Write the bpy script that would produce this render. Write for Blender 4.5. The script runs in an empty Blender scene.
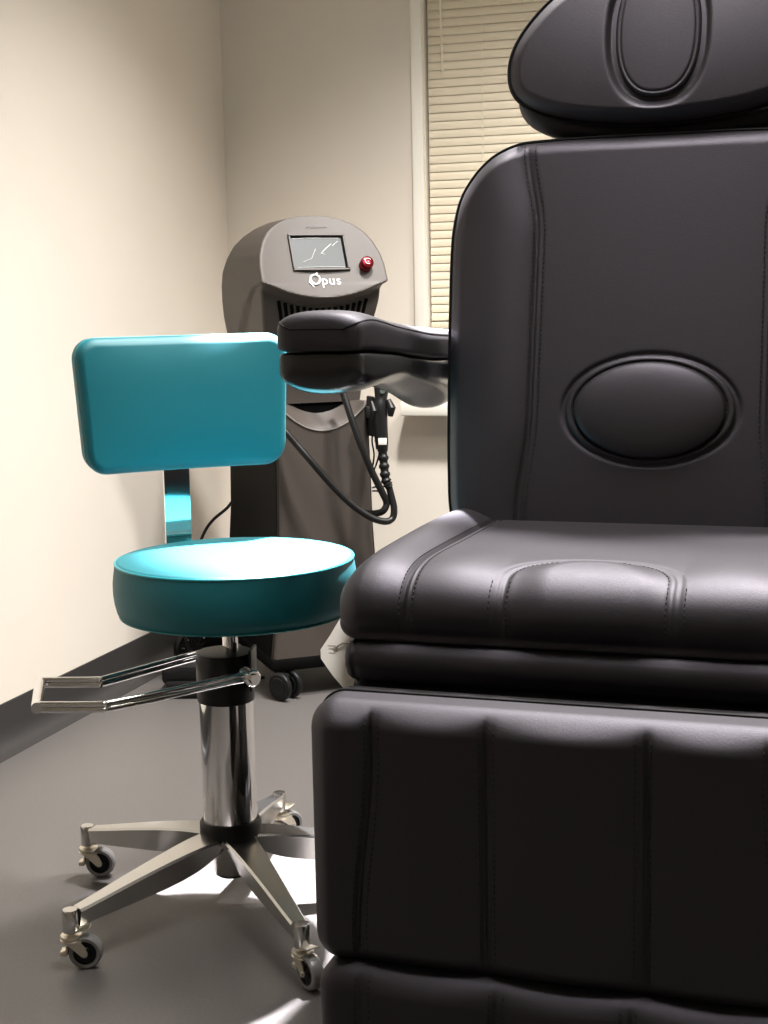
import bpy, bmesh, math, random
import numpy as np
from math import sin, cos, pi, radians, sqrt, exp
from mathutils import Vector, Matrix

random.seed(7); np.random.seed(7)
SC = bpy.context.scene
COL = SC.collection

# ------------------------------------------------------------------ camera
CAM_H = 0.985
YAW, PITCH, ROLL = radians(18.0), radians(8.3), 0.02
cd = bpy.data.cameras.new('camera'); cam = bpy.data.objects.new('camera', cd); COL.objects.link(cam)
fw = Vector((-sin(YAW)*cos(PITCH), cos(YAW)*cos(PITCH), -sin(PITCH)))
r0 = Vector((cos(YAW), sin(YAW), 0)); u0 = r0.cross(fw)
rt = r0*cos(ROLL) - u0*sin(ROLL); up = u0*cos(ROLL) + r0*sin(ROLL)
cam.matrix_world = Matrix(((rt.x, up.x, -fw.x, 0), (rt.y, up.y, -fw.y, 0), (rt.z, up.z, -fw.z, CAM_H), (0, 0, 0, 1)))
cd.sensor_fit = 'VERTICAL'; cd.sensor_height = 36.0; cd.lens = 1455.0/1024*36.0
cd.clip_start = 0.05; cd.clip_end = 50
SC.camera = cam

# ------------------------------------------------------------------ world, exposure
w = bpy.data.worlds.new('world'); SC.world = w; w.use_nodes = True
w.node_tree.nodes['Background'].inputs[0].default_value = (0.6, 0.65, 0.75, 1)
w.node_tree.nodes['Background'].inputs[1].default_value = 0.05
vs = SC.view_settings
vs.view_transform = 'Standard'; vs.look = 'None'; vs.gamma = 1.0; vs.use_curve_mapping = False
vs.exposure = 0.0

# ------------------------------------------------------------------ lights (recessed ceiling downlights)
CEIL = 2.70
def downlight(x, y, power, angle=100, blend=0.6, rad=0.05, col=(1.0, 0.97, 0.96), aim=None):
    l = bpy.data.lights.new('downlight_beam', 'SPOT'); l.energy = power; l.spot_size = radians(angle)
    l.spot_blend = blend; l.shadow_soft_size = rad; l.color = col
    o = bpy.data.objects.new('downlight_beam', l); o.location = (x, y, CEIL-0.06); COL.objects.link(o)
    if aim: o.rotation_euler = (Vector(aim)-o.location).to_track_quat('-Z', 'Y').to_euler()
    return o
# x, y, watts, cone angle, blend, aim
DOWN = [(-0.78, 2.92, 4200, 17, 0.5, (-0.81, 2.16, 0.40)), (-0.74, 3.00, 400, 108, 1.0, None), (0.20, 2.92, 500, 118, 1.0, None), (-0.9, -0.7, 5, 120, 0.8, None), (0.8, -0.7, 5, 120, 0.8, None)]  # third lamp is added to brighten the back wall and blind
for (x, y, p, an, bl_, am_) in DOWN:
    downlight(x, y, p, an, bl_, 0.03 if am_ else 0.11, (0.96, 0.94, 1.0) if am_ else (1.0, 0.965, 0.94), am_)
TROF = (-0.35, 1.85)
al = bpy.data.lights.new('troffer_beam', 'AREA'); al.shape = 'RECTANGLE'; al.size = 0.56; al.size_y = 1.16; al.energy = 20; al.spread = radians(112); al.color = (1.0, 0.97, 0.95)
ao_ = bpy.data.objects.new('troffer_beam', al); ao_.location = (TROF[0], TROF[1], CEIL-0.03); COL.objects.link(ao_)

# ------------------------------------------------------------------ materials
def nt(name):
    m = bpy.data.materials.new(name); m.use_nodes = True
    return m, m.node_tree.nodes, m.node_tree.links, m.node_tree.nodes['Principled BSDF']
def mat(name, col, rough=0.5, metal=0.0, spec=0.5, coat=0.0, noise=0.0, nscale=80, bump=0.0, bscale=300, rvar=0.0,
        sheen=0.0, sheen_col=None, tint=None, emit=None, estr=0, trans=0, sss=0):
    m, N, L, b = nt(name)
    b.inputs['Base Color'].default_value = (*col, 1); b.inputs['Roughness'].default_value = rough
    b.inputs['Metallic'].default_value = metal; b.inputs['Specular IOR Level'].default_value = spec
    b.inputs['Coat Weight'].default_value = coat; b.inputs['Transmission Weight'].default_value = trans
    if sheen:
        b.inputs['Sheen Weight'].default_value = sheen; b.inputs['Sheen Roughness'].default_value = 0.4
        b.inputs['Sheen Tint'].default_value = (*(sheen_col or (1, 1, 1)), 1)
    if tint: b.inputs['Specular Tint'].default_value = (*tint, 1)
    if emit:
        b.inputs['Emission Color'].default_value = (*emit, 1); b.inputs['Emission Strength'].default_value = estr
    tc = N.new('ShaderNodeTexCoord')
    if noise or rvar:
        n = N.new('ShaderNodeTexNoise'); n.inputs['Scale'].default_value = nscale; n.inputs['Detail'].default_value = 6
        L.new(tc.outputs['Object'], n.inputs['Vector'])
        if noise:
            r = N.new('ShaderNodeValToRGB'); r.color_ramp.elements[0].position = 0.3; r.color_ramp.elements[1].position = 0.7
            r.color_ramp.elements[0].color = (*[c*(1-noise) for c in col], 1); r.color_ramp.elements[1].color = (*[min(1, c*(1+noise)) for c in col], 1)
            L.new(n.outputs['Fac'], r.inputs['Fac']); L.new(r.outputs['Color'], b.inputs['Base Color'])
        if rvar:
            mr = N.new('ShaderNodeMapRange'); mr.inputs['To Min'].default_value = max(0, rough-rvar); mr.inputs['To Max'].default_value = rough+rvar
            L.new(n.outputs['Fac'], mr.inputs['Value']); L.new(mr.outputs['Result'], b.inputs['Roughness'])
    if bump:
        n2 = N.new('ShaderNodeTexNoise'); n2.inputs['Scale'].default_value = bscale; n2.inputs['Detail'].default_value = 3
        L.new(tc.outputs['Object'], n2.inputs['Vector'])
        bp = N.new('ShaderNodeBump'); bp.inputs['Strength'].default_value = bump; bp.inputs['Distance'].default_value = 0.0006
        L.new(n2.outputs['Fac'], bp.inputs['Height']); L.new(bp.outputs['Normal'], b.inputs['Normal'])
    return m

M_wall = mat('beige_wall_paint', (0.72, 0.66, 0.575), 0.75, noise=0.02, nscale=3, bump=0.25, bscale=500)
M_ceil = mat('white_ceiling_tile', (0.75, 0.74, 0.71), 0.9, bump=0.4, bscale=200)
M_floor = mat('grey_vinyl_floor', (0.100, 0.092, 0.087), 0.42, noise=0.14, nscale=220, bump=0.2, bscale=250, rvar=0.03)
M_cove = mat('dark_grey_cove_base', (0.030, 0.028, 0.027), 0.45, noise=0.08, nscale=200)
M_trim = mat('cream_trim_paint', (0.88, 0.84, 0.75), 0.45)
M_slat = mat('cream_blind_slat', (0.79, 0.70, 0.535), 0.5)
M_cord = mat('blind_cord', (0.82, 0.77, 0.62), 0.6)
M_glass = mat('window_glass', (0.9, 0.95, 0.95), 0.02, trans=1.0)
M_black = mat('black_vinyl', (0.0085, 0.0072, 0.0062), 0.55, spec=0.70, bump=0.35, bscale=420, rvar=0.03, tint=(0.90, 0.84, 1.0))
M_thread = mat('black_thread', (0.004, 0.004, 0.004), 0.8)
M_pipe = mat('black_piping', (0.004, 0.0035, 0.004), 0.6, spec=0.12)
M_shell = mat('black_gloss_plastic', (0.022, 0.021, 0.021), 0.24, spec=0.6)
M_frameblk = mat('black_powder_coat', (0.012, 0.012, 0.012), 0.5)
M_teal = mat('teal_vinyl', (0.004, 0.150, 0.178), 0.55, spec=0.48, bump=0.2, bscale=500, rvar=0.02)
M_tealp = mat('teal_piping', (0.02, 0.30, 0.34), 0.35)
M_chrome = mat('chrome', (0.86, 0.85, 0.84), 0.06, metal=1.0)
M_alu = mat('polished_aluminium', (0.58, 0.57, 0.545), 0.22, metal=1.0)
M_zinc = mat('zinc_plate', (0.72, 0.67, 0.56), 0.30, metal=1.0)
M_grey_rub = mat('grey_rubber', (0.20, 0.195, 0.19), 0.55)
M_blkpl = mat('black_plastic', (0.005, 0.005, 0.0055), 0.38, spec=0.3, bump=0.1)
M_rub = mat('black_rubber', (0.006, 0.006, 0.006), 0.42, spec=0.3)
M_mach = mat('taupe_machine_paint', (0.056, 0.046, 0.039), 0.52, noise=0.03, nscale=300, spec=0.35)
M_machside = mat('dark_machine_side', (0.0025, 0.0025, 0.0025), 0.6, spec=0.06)
M_dark = mat('black_trim_and_shade', (0.002, 0.002, 0.002), 0.8, spec=0.05)  # near-black: painted shade in the pocket, also vents and screen border
M_screen = mat('grey_screen', (0.050, 0.055, 0.055), 0.45, spec=0.25)
M_film = mat('film_fold_glint', (0.55, 0.56, 0.55), 0.25)
M_red = mat('red_anodised_metal', (0.17, 0.006, 0.012), 0.22, metal=0.7)
M_logo = mat('silver_lettering', (0.72, 0.71, 0.69), 0.4)
M_emb = mat('dark_lettering', (0.07, 0.062, 0.055), 0.5)
M_paper = mat('white_card', (0.80, 0.76, 0.70), 0.6)
M_print = mat('grey_print', (0.45, 0.42, 0.38), 0.7)
M_lens = mat('lit_lamp_lens', (1, 1, 1), 0.4, emit=(1, 0.96, 0.9), estr=6)
M_wood = mat('warm_wood_laminate', (0.42, 0.21, 0.09), 0.45, noise=0.25, nscale=12)

# ------------------------------------------------------------------ helpers
def link_mesh(name, V, F, m, parent=None, smooth=True, loc=None, sharp=None):
    me = bpy.data.meshes.new(name)
    me.from_pydata([tuple(map(float, v)) for v in V], [], [tuple(map(int, f)) for f in F]); me.update()
    if m: me.materials.append(m)
    if smooth:
        me.polygons.foreach_set('use_smooth', [True]*len(me.polygons))
        if sharp: me.set_sharp_from_angle(angle=radians(sharp))
    o = bpy.data.objects.new(name, me); COL.objects.link(o)
    if parent: o.parent = parent
    if loc: o.location = loc
    return o
def thing(name, label, cat, loc=(0, 0, 0), rz=0.0, group=None):
    o = bpy.data.objects.new(name, None); COL.objects.link(o); o.location = loc; o.rotation_euler = (0, 0, rz)
    o['label'] = label; o['category'] = cat
    if group: o['group'] = group
    o.empty_display_size = 0.05
    return o
def tag(o, label, cat, group=None):
    o['label'] = label; o['category'] = cat
    if group: o['group'] = group
    return o
def struct(o): o['kind'] = 'structure'; return o
class MB:
    """collects simple solids into one mesh"""
    def __init__(s): s.V = []; s.F = []
    def add(s, V, F, M=None):
        n = len(s.V)
        for v in V:
            v = Vector(v)
            s.V.append(M @ v if M else v)
        s.F += [tuple(i+n for i in f) for f in F]; return s
    def box(s, c, d, bev=0.0, M=None, seg=2):
        bm = bmesh.new(); bmesh.ops.create_cube(bm, size=1.0)
        bmesh.ops.scale(bm, vec=d, verts=bm.verts)
        if bev: bmesh.ops.bevel(bm, geom=bm.edges[:], offset=bev, segments=seg, affect='EDGES', profile=0.5)
        bmesh.ops.translate(bm, vec=c, verts=bm.verts)
        bm.verts.index_update()
        V = [v.co.copy() for v in bm.verts]; F = [[v.index for v in f.verts] for f in bm.faces]; bm.free()
        return s.add(V, F, M)
    def lathe(s, prof, n=48, c=(0, 0, 0), M=None, cap=True):
        V = []; F = []
        for (r, z) in prof:
            for i in range(n):
                a = 2*pi*i/n; V.append((c[0]+r*cos(a), c[1]+r*sin(a), c[2]+z))
        for k in range(len(prof)-1):
            for i in range(n):
                j = (i+1) % n; F.append((k*n+i, k*n+j, (k+1)*n+j, (k+1)*n+i))
        if cap:
            F.append(tuple(range(n-1, -1, -1))); b = (len(prof)-1)*n; F.append(tuple(range(b, b+n)))
        return s.add(V, F, M)
    def cyl(s, a, b, r, n=24, r2=None, bev=0.0):
        a = Vector(a); b = Vector(b); d = b-a; L = d.length
        M = Matrix.Translation(a) @ d.to_track_quat('Z', 'Y').to_matrix().to_4x4()
        r2 = r if r2 is None else r2
        if bev: p = [(r-bev, 0), (r, bev), (r2, L-bev), (r2-bev, L)]
        else: p = [(r, 0), (r2, L)]
        return s.lathe(p, n, M=M)
    def tube(s, pts, r, n=12, closed=False, rad=None):
        P = [Vector(p) for p in pts]; m = len(P); V = []; F = []
        prev = None
        for i in range(m):
            if closed: t = P[(i+1) % m]-P[i-1]
            else: t = P[min(i+1, m-1)]-P[max(i-1, 0)]
            t.normalize()
            if prev is None:
                up_ = Vector((0, 0, 1)) if abs(t.z) < 0.9 else Vector((1, 0, 0)); nrm = t.cross(up_).normalized()
            else:
                nrm = (prev - t*prev.dot(t)).normalized()
            prev = nrm; bn = t.cross(nrm)
            rr = rad[i] if rad else r
            for k in range(n):
                a = 2*pi*k/n; V.append(P[i]+(nrm*cos(a)+bn*sin(a))*rr)
        for i in range(m if closed else m-1):
            j = (i+1) % m
            for k in range(n):
                l = (k+1) % n; F.append((i*n+k, i*n+l, j*n+l, j*n+k))
        if not closed:
            F.append(tuple(range(n-1, -1, -1))); F.append(tuple(range((m-1)*n, m*n)))
        return s.add(V, F)
    def loft(s, rings, closed=True, cap=True):
        n = len(rings[0]); V = [p for r in rings for p in r]; F = []
        for k in range(len(rings)-1):
            for i in range(n if closed else n-1):
                j = (i+1) % n; F.append((k*n+i, k*n+j, (k+1)*n+j, (k+1)*n+i))
        if cap:
            F.append(tuple(range(n-1, -1, -1))); b = (len(rings)-1)*n; F.append(tuple(range(b, b+n)))
        return s.add(V, F)
    def build(s, name, m, parent=None, smooth=True, loc=None, sharp=35):
        o = link_mesh(name, s.V, s.F, m, parent, smooth, loc)
        me = o.data; bm = bmesh.new(); bm.from_mesh(me); bmesh.ops.recalc_face_normals(bm, faces=bm.faces); bm.to_mesh(me); bm.free()
        if smooth and sharp: me.set_sharp_from_angle(angle=radians(sharp))
        return o
def catmull(pts, sub=8, closed=False):
    P = [np.array(p, float) for p in pts]; n = len(P); out = []
    rng = range(n) if closed else range(n-1)
    for i in rng:
        p0 = P[i-1] if (closed or i > 0) else P[0]*2-P[1]
        p1 = P[i]; p2 = P[(i+1) % n]; p3 = P[(i+2) % n] if (closed or i+2 < n) else P[-1]*2-P[-2]
        for k in range(sub):
            t = k/sub
            out.append(0.5*((2*p1)+(-p0+p2)*t+(2*p0-5*p1+4*p2-p3)*t*t+(-p0+3*p1-3*p2+p3)*t**3))
    if not closed: out.append(P[-1])
    return np.array(out)
def resample(P, n, closed=True):
    P = np.asarray(P, float)
    Q = np.vstack([P, P[:1]]) if closed else P
    d = np.r_[0, np.cumsum(np.linalg.norm(np.diff(Q, axis=0), axis=1))]
    t = np.linspace(0, d[-1], n, endpoint=not closed)
    return np.stack([np.interp(t, d, Q[:, k]) for k in range(Q.shape[1])], 1)
def sstep(a, b, x):
    t = np.clip((np.asarray(x, float)-a)/(b-a), 0, 1); return t*t*(3-2*t)
def edge_dist(P, O):
    """distance from points P (n,2) to closed outline O"""
    A = O; B = np.roll(O, -1, 0); d = np.full(len(P), 1e9)
    for a, b in zip(A, B):
        ab = b-a; t = np.clip(((P-a)@ab)/(ab@ab+1e-12), 0, 1)
        d = np.minimum(d, np.linalg.norm(P-(a+t[:, None]*ab), axis=1))
    return d
def pad(name, outline, centre, thick, er, hfun, tf, m, parent, n=420, rings=70, erb=None):
    """cushion: star-shaped outline in (a,b), front surface bulges along w; tf maps (a,b,w) to space"""
    erb = erb or er*0.6
    O = resample(outline, n); c = np.array(centre, float)
    s = np.r_[np.linspace(0.02, 0.86, rings), 1-0.14*(1-np.linspace(0, 1, 31)[1:])**1.6]
    P = (c+(O-c)[None]*s[:, None, None]).reshape(-1, 2)
    d = edge_dist(P, O); e = np.clip(er-d, 0, er)
    wv = thick/2-er+np.sqrt(np.maximum(er*er-e*e, 0)) + hfun(P[:, 0], P[:, 1], d)*sstep(0, er, d)
    V = list(np.c_[P, wv]); K = len(s)
    # side and back
    sb = [0.0, -0.25, -0.5, -0.75]; back = []
    for t in np.linspace(0, 1, 5)[1:]:
        w_ = (thick/2-er)*(1-t)+(-thick/2+erb)*t; back.append(np.c_[O, np.full(n, w_)])
    nrm = (c-O); nrm /= np.linalg.norm(nrm, axis=1)[:, None]
    for t in np.linspace(0, pi/2, 7)[1:]:
        back.append(np.c_[O+nrm*erb*(1-cos(t)), np.full(n, -thick/2+erb-erb*sin(t))])
    for r_ in back: V += list(r_)
    tot = K+len(back); F = []
    for k in range(tot-1):
        for i in range(n):
            j = (i+1) % n; F.append((k*n+i, (k+1)*n+i, (k+1)*n+j, k*n+j))
    V.append((c[0], c[1], wv[0])); ci = len(V)-1; V.append((c[0], c[1], -thick/2)); cb = len(V)-1
    for i in range(n):
        j = (i+1) % n; F.append((ci, i, j)); F.append((cb, (tot-1)*n+j, (tot-1)*n+i))
    o = link_mesh(name, [tf(*v) for v in V], F, m, parent)
    bm = bmesh.new(); bm.from_mesh(o.data); bmesh.ops.recalc_face_normals(bm, faces=bm.faces); bm.to_mesh(o.data); bm.free()
    def surf(a, b):
        p = np.array([[a, b]], float); dd = edge_dist(p, O); ee = np.clip(er-dd, 0, er)
        return float((thick/2-er+np.sqrt(np.maximum(er*er-ee*ee, 0))+hfun(p[:, 0], p[:, 1], dd)*sstep(0, er, dd))[0])
    return o, surf, O
def stitches(parent, path, dash=0.0042, gap=0.0034, r=0.0007):
    """path: dense list of 3-D points; one line of raised dashes along it"""
    mb = MB()
    P = np.array([list(p) for p in path]); d = np.r_[0, np.cumsum(np.linalg.norm(np.diff(P, axis=0), axis=1))]
    t = 0.0
    while t+dash < d[-1]:
        q = [np.array([np.interp(u, d, P[:, k]) for k in range(3)]) for u in (t, t+dash/2, t+dash)]
        mb.tube(q, r, 5); t += dash+gap
    return mb.build('stitching', M_thread, parent, sharp=0)

# ================================================================== ROOM
XL, YB, XR, YR = -1.81, 4.10, 1.75, -1.6
def slab(name, c, d, m, bev=0): return struct(MB().box(c, d, bev).build(name, m))
slab('floor', ((XL+XR)/2, (YB+YR)/2, -0.05), (XR-XL+0.4, YB-YR+0.4, 0.10), M_floor)
slab('ceiling', ((XL+XR)/2, (YB+YR)/2, CEIL+0.05), (XR-XL+0.4, YB-YR+0.4, 0.10), M_ceil)
slab('wall_left', (XL-0.05, (YB+YR)/2, CEIL/2), (0.10, YB-YR+0.2, CEIL), M_wall)
slab('wall_right', (XR+0.05, (YB+YR)/2, CEIL/2), (0.10, YB-YR+0.2, CEIL), M_wall)
slab('wall_front', ((XL+XR)/2, YR-0.05, CEIL/2), (XR-XL, 0.10, CEIL), M_wall)
# back wall with a window opening
WX0, WX1, WZ0, WZ1 = -1.185, 0.45, 0.70, 2.15
mb = MB()
mb.box(((XL+WX0)/2, YB+0.06, CEIL/2), (WX0-XL, 0.12, CEIL))
mb.box(((WX1+XR)/2, YB+0.06, CEIL/2), (XR-WX1, 0.12, CEIL))
mb.box(((WX0+WX1)/2, YB+0.06, WZ0/2), (WX1-WX0, 0.12, WZ0))
mb.box(((WX0+WX1)/2, YB+0.06, (WZ1+CEIL)/2), (WX1-WX0, 0.12, CEIL-WZ1))
struct(mb.build('wall_back', M_wall, smooth=False))
# coved skirting: profile swept along walls (height .1, small fillet at the floor)
def cove(name, a, b, nx, ny):
    prof = [(0.0, 0.102), (0.004, 0.102), (0.005, 0.096), (0.006, 0.045), (0.009, 0.028), (0.018, 0.014), (0.034, 0.005), (0.055, 0.001), (0.055, 0.0), (0, 0)]
    R1 = [(a[0]+nx*p, a[1]+ny*p, z) for p, z in prof]; R2 = [(b[0]+nx*p, b[1]+ny*p, z) for p, z in prof]
    return struct(MB().loft([R1, R2]).build(name, M_cove, sharp=60))
cove('baseboard_left', (XL, YR, 0), (XL, YB, 0), 1, 0)
cove('baseboard_back', (XL, YB, 0), (XR, YB, 0), 0, -1)
cove('baseboard_right', (XR, YR, 0), (XR, YB, 0), -1, 0)
# window: casing, sash rails, glass, sill
win = MB()
win.box((-1.2045, YB-0.006, (0.69+2.19)/2), (0.033, 0.024, 1.50), 0.003)
win.box((0.4665, YB-0.006, (0.69+2.19)/2), (0.033, 0.024, 1.50), 0.003)
win.box((-0.367, YB-0.006, 2.168), (1.64, 0.024, 0.04), 0.003)
wo = struct(win.build('window_1', M_trim))
sash = MB()
for x in (-1.17, -0.37, 0.435): sash.box((x, YB+0.085, 1.425), (0.04, 0.04, 1.44), 0.004)
for z in (0.73, 1.43, 2.13): sash.box((-0.367, YB+0.085, z), (1.63, 0.036, 0.05), 0.004)
sash.build('window_sash', M_trim, wo)
MB().box((-0.367, YB+0.085, 1.425), (1.60, 0.005, 1.40)).build('window_pane', M_glass, wo)
MB().box((-0.39, YB-0.025, 0.6715), (1.722, 0.11, 0.041), 0.004).build('window_sill', M_trim, wo)
# the blind
bl = thing('window_blind', 'cream horizontal slat blind covering the window behind the black chair', 'blind', (-0.367, YB+0.03, 0.92))
def W(o, v): return (v[0]-o.location.x, v[1]-o.location.y, v[2]-o.location.z)
sl = MB(); z = 0.935; BX0, BX1 = -1.180, 0.44
k = 0
while z < 2.10:
    rows = []
    for x in (BX0, BX1):
        ring = []
        for s in range(7):
            t = s/6-0.5; y = YB+0.021+0.0042*t - 0.0021*(1-4*t*t); zz = z+0.0255*t
            ring.append((x, y, zz))
        for s in range(6, -1, -1):
            t = s/6-0.5; y = YB+0.0214+0.0042*t - 0.0021*(1-4*t*t); zz = z+0.0255*t+0.0002
            ring.append((x, y, zz))
        rows.append([W(bl, q) for q in ring])
    sl.loft(rows); z += 0.0235; k += 1
sl.build('slats', M_slat, bl, sharp=60)
MB().box(W(bl, (-0.37, YB+0.022, 0.908)), (1.62, 0.024, 0.018), 0.003).build('bottom_rail', M_slat, bl)
MB().box(W(bl, (-0.37, YB+0.022, 2.125)), (1.62, 0.035, 0.035), 0.003).build('head_rail', M_slat, bl)
for x in (-1.020, -0.37, 0.28):
    c = MB().tube([W(bl, (x, YB+0.0115, 0.90)), W(bl, (x, YB+0.0115, 2.12))], 0.0010, 6)
    for q in range(50): c.box(W(bl, (x, YB+0.0125, 0.946+q*0.0235)), (0.0045, 0.002, 0.0045))
    c.build('ladder_cord', M_cord, bl)
MB().tube([W(bl, (-1.143, YB+0.004, 2.11)), W(bl, (-1.134, YB+0.004, 1.62))], 0.0030, 8).build('tilt_wand', M_cord, bl)

# ceiling fittings
for i, d in enumerate(DOWN):
    x, y = d[:2]
    where = ['aimed at the teal stool', 'above the machine corner', 'right of the chair back, added to brighten the back wall and blind', 'at the rear left of the room', 'at the rear right of the room'][i]
    t = thing('ceiling_downlight', 'round recessed ceiling downlight '+where, 'ceiling light', (x, y, CEIL), 0, 'ceiling downlights')
    MB().lathe([(0.062, 0.0), (0.085, 0.0), (0.085, -0.006), (0.066, -0.008), (0.060, -0.003)], 40, cap=False).build('trim_ring', M_trim, t)
    MB().lathe([(0.001, -0.004), (0.060, -0.004)], 40, cap=False).build('lamp_lens', M_lens, t)
t = thing('ceiling_panel_light', 'rectangular ceiling panel light above the foot of the black chair', 'ceiling light', (TROF[0], TROF[1], CEIL))
tb = MB()
for sx_, sy_, dx, dy in ((-0.295, 0, 0.02, 1.21), (0.295, 0, 0.02, 1.21), (0, -0.595, 0.57, 0.02), (0, 0.595, 0.57, 0.02)): tb.box((sx_, sy_, -0.006), (dx, dy, 0.012), 0.002)
tb.build('frame', M_trim, t)
MB().box((0, 0, -0.004), (0.57, 1.17, 0.006)).build('diffuser', M_lens, t)

# ================================================================== PROCEDURE CHAIR
CX = -0.303; CY = 2.0
ch = thing('treatment_chair', 'large black vinyl treatment chair with headrest, armrests and hanging leg rest', 'chair', (CX, CY, 0))
def tfp(y0, z0=0, tilt=0.0):
    return lambda a, b, w_: (a, y0-CY+tilt*(b-z0)-w_, b)
def mirror(L): return L+[(-x, z) for x, z in reversed(L)]
def groove(d, w_, dep): return -dep*np.exp(-(d/w_)**2)
def seam_h(x, sx, fold=0.009):
    """stitched fold: ridge between two fine grooves"""
    d = x-sx
    return -0.0045*np.exp(-(d/0.0035)**2)-0.0022*np.exp(-((d-fold)/0.0025)**2)

# --- backrest
bt = [(-0.220, 1.231), (-0.252, 1.220), (-0.276, 1.204), (-0.300, 1.177), (-0.319, 1.140), (-0.328, 1.08), (-0.328, 0.98), (-0.325, 0.85), (-0.320, 0.72), (-0.312, 0.64), (-0.29, 0.61), (-0.25, 0.60)]
bo = catmull([(-0.06, 1.2355), (-0.12, 1.2355), (-0.18, 1.234)]+bt+[(-0.1, 0.60)], 6)
bo = [(p[0]*0.985, p[1]-0.004*(p[1] > 1.1)) for p in bo]; bo = bo+[(-x, z) for x, z in reversed(bo)]
def sx_b(z): return -0.181-0.021*sstep(1.08, 1.23, z)-0.014*sstep(0.80, 0.65, z)
def h_back(x, z, d):
    s = sx_b(z); ax = -np.abs(x)
    h = seam_h(ax, s)
    outer = ax < s
    tt = np.clip((s-ax)/0.13, 0, 1)
    h = h+np.where(outer, 0.016*np.sin(pi*np.clip(tt, 0, 1)**0.8)*0.9, 0.004*(1-(ax/0.2)**2))
    e = np.sqrt(((x-0.005)/0.1325)**2+((z-0.811)/0.0835)**2)
    h = h-0.004*np.exp(-((e-1)/0.035)**2)
    h = h+0.010*np.exp(-((z-0.72)/0.25)**2)
    return h
BY, BT = 2.296, 0.10
tfB = tfp(BY, 0.80, 0.20)
back, sB, OB = pad('backrest', bo, (0, 1.0), BT, 0.024, h_back, tfB, M_black, ch, n=520, rings=110)
pp = [tfB(a, b, BT/2-0.016) for a, b in resample(OB, 260)]
MB().tube(pp, 0.0026, 8, closed=True).build('piping', M_pipe, back)
for sg in (-1, 1):
    for off, w0 in ((-0.005, 0), (0.0125, 0)):
        path = [tfB(sg*(-(float(sx_b(z))+off)), z, sB(sg*(-(float(sx_b(z))+off)), z)+0.0002) for z in np.linspace(1.222, 0.64, 90)] if sg == 1 else \
               [tfB(float(sx_b(z))+off, z, sB(float(sx_b(z))+off, z)+0.0002) for z in np.linspace(1.222, 0.64, 90)]
        stitches(back, path)
# lumbar pad: dome with a stitched flange
lo = [(0.1315*cos(t), 0.811+0.0805*sin(t)) for t in np.linspace(0, 2*pi, 180, endpoint=False)]
def h_lum(x, z, d):
    e = np.sqrt((x/0.1315)**2+((z-0.811)/0.0805)**2)
    dome = 0.020*np.sqrt(np.clip(1-(e/0.90)**2, 0, 1))**0.85
    return np.where(e < 0.90, dome, 0)-0.0035*np.exp(-((e-0.905)/0.018)**2)
_tfL = tfp(BY-BT/2-0.0085, 0.80, 0.20)
tfL = lambda a, b, w_: _tfL(a*0.975+0.005, b, w_)
lum, sL, OL = pad('lumbar_pad', lo, (0, 0.811), 0.016, 0.004, h_lum, tfL, M_black, back, n=240, rings=70)
stitches(lum, [tfL(0.1200*cos(t), 0.811+0.0725*sin(t), sL(0.1200*cos(t), 0.811+0.0725*sin(t))+0.0022) for t in np.linspace(0, 2*pi, 160)])

# --- headrest
hb = [(0.0, 1.246), (-0.05, 1.248), (-0.10, 1.253), (-0.15, 1.262), (-0.195, 1.277), (-0.226, 1.298), (-0.240, 1.328), (-0.238, 1.368), (-0.219, 1.407), (-0.183, 1.448), (-0.14, 1.480), (-0.09, 1.500), (-0.045, 1.509), (0, 1.511)]
ho = catmull(hb, 8); ho = [tuple(p) for p in ho]; ho = ho+[(-x, z) for x, z in reversed(ho[1:-1])]
def ovalr(x, z): return ((np.abs(x)/0.073)**2.35+(np.abs(z-1.388)/0.108)**2.35)**(1/2.35)
def h_head(x, z, d):
    e = ovalr(x, z); bulge = 0.022*np.clip(1-(x/0.25)**2-((z-1.37)/0.15)**2*0.8, 0, 1)+0.004
    return bulge-0.013*np.exp(-(np.maximum(e-1.0, 0)/0.07)**2)*(1)-0.002
HT = 0.120; HYc = 2.412
tfH = tfp(HYc, 1.33, 0.20)
head, sH, OH = pad('headrest', ho, (0, 1.35), HT, 0.026, h_head, tfH, M_black, ch, n=400, rings=90, erb=0.045)
MB().tube([tfH(a*0.998, 1.35+(b-1.35)*0.998, HT/2-0.014) for a, b in resample(OH, 240)], 0.0022, 8, closed=True).build('piping', M_pipe, head)
oo = [(0.066*np.sign(cos(t))*abs(cos(t))**(2/2.35), 1.388+0.101*np.sign(sin(t))*abs(sin(t))**(2/2.35)) for t in np.linspace(0, 2*pi, 200, endpoint=False)]
def h_hp(x, z, d): return 0.004*np.clip(1-(x/0.066)**2-((z-1.388)/0.101)**2, 0, 1)-0.0022*np.exp(-((d-0.0075)/0.0022)**2)
tfHP = tfp(HYc-HT/2-0.000, 1.33, 0.20)
hp, sHP, OHP = pad('headrest_pad', oo, (0, 1.388), 0.032, 0.009, h_hp, tfHP, M_black, head, n=260, rings=60)
MB().tube([tfHP(a*0.97, 1.388+(b-1.388)*0.98, 0.0080) for a, b in resample(OHP, 180)], 0.0013, 8, closed=True).build('piping', M_pipe, head)
ho2 = [(x*0.995, 1.36+(z-1.36)*1.0-0.028) for x, z in ho]
hb3, _, _ = pad('headrest_base', ho2, (0, 1.33), 0.085, 0.030, lambda x, z, d: 0*x, tfp(HYc+0.045, 1.33, 0.20), M_black, ch, n=240, rings=20, erb=0.040)
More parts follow.
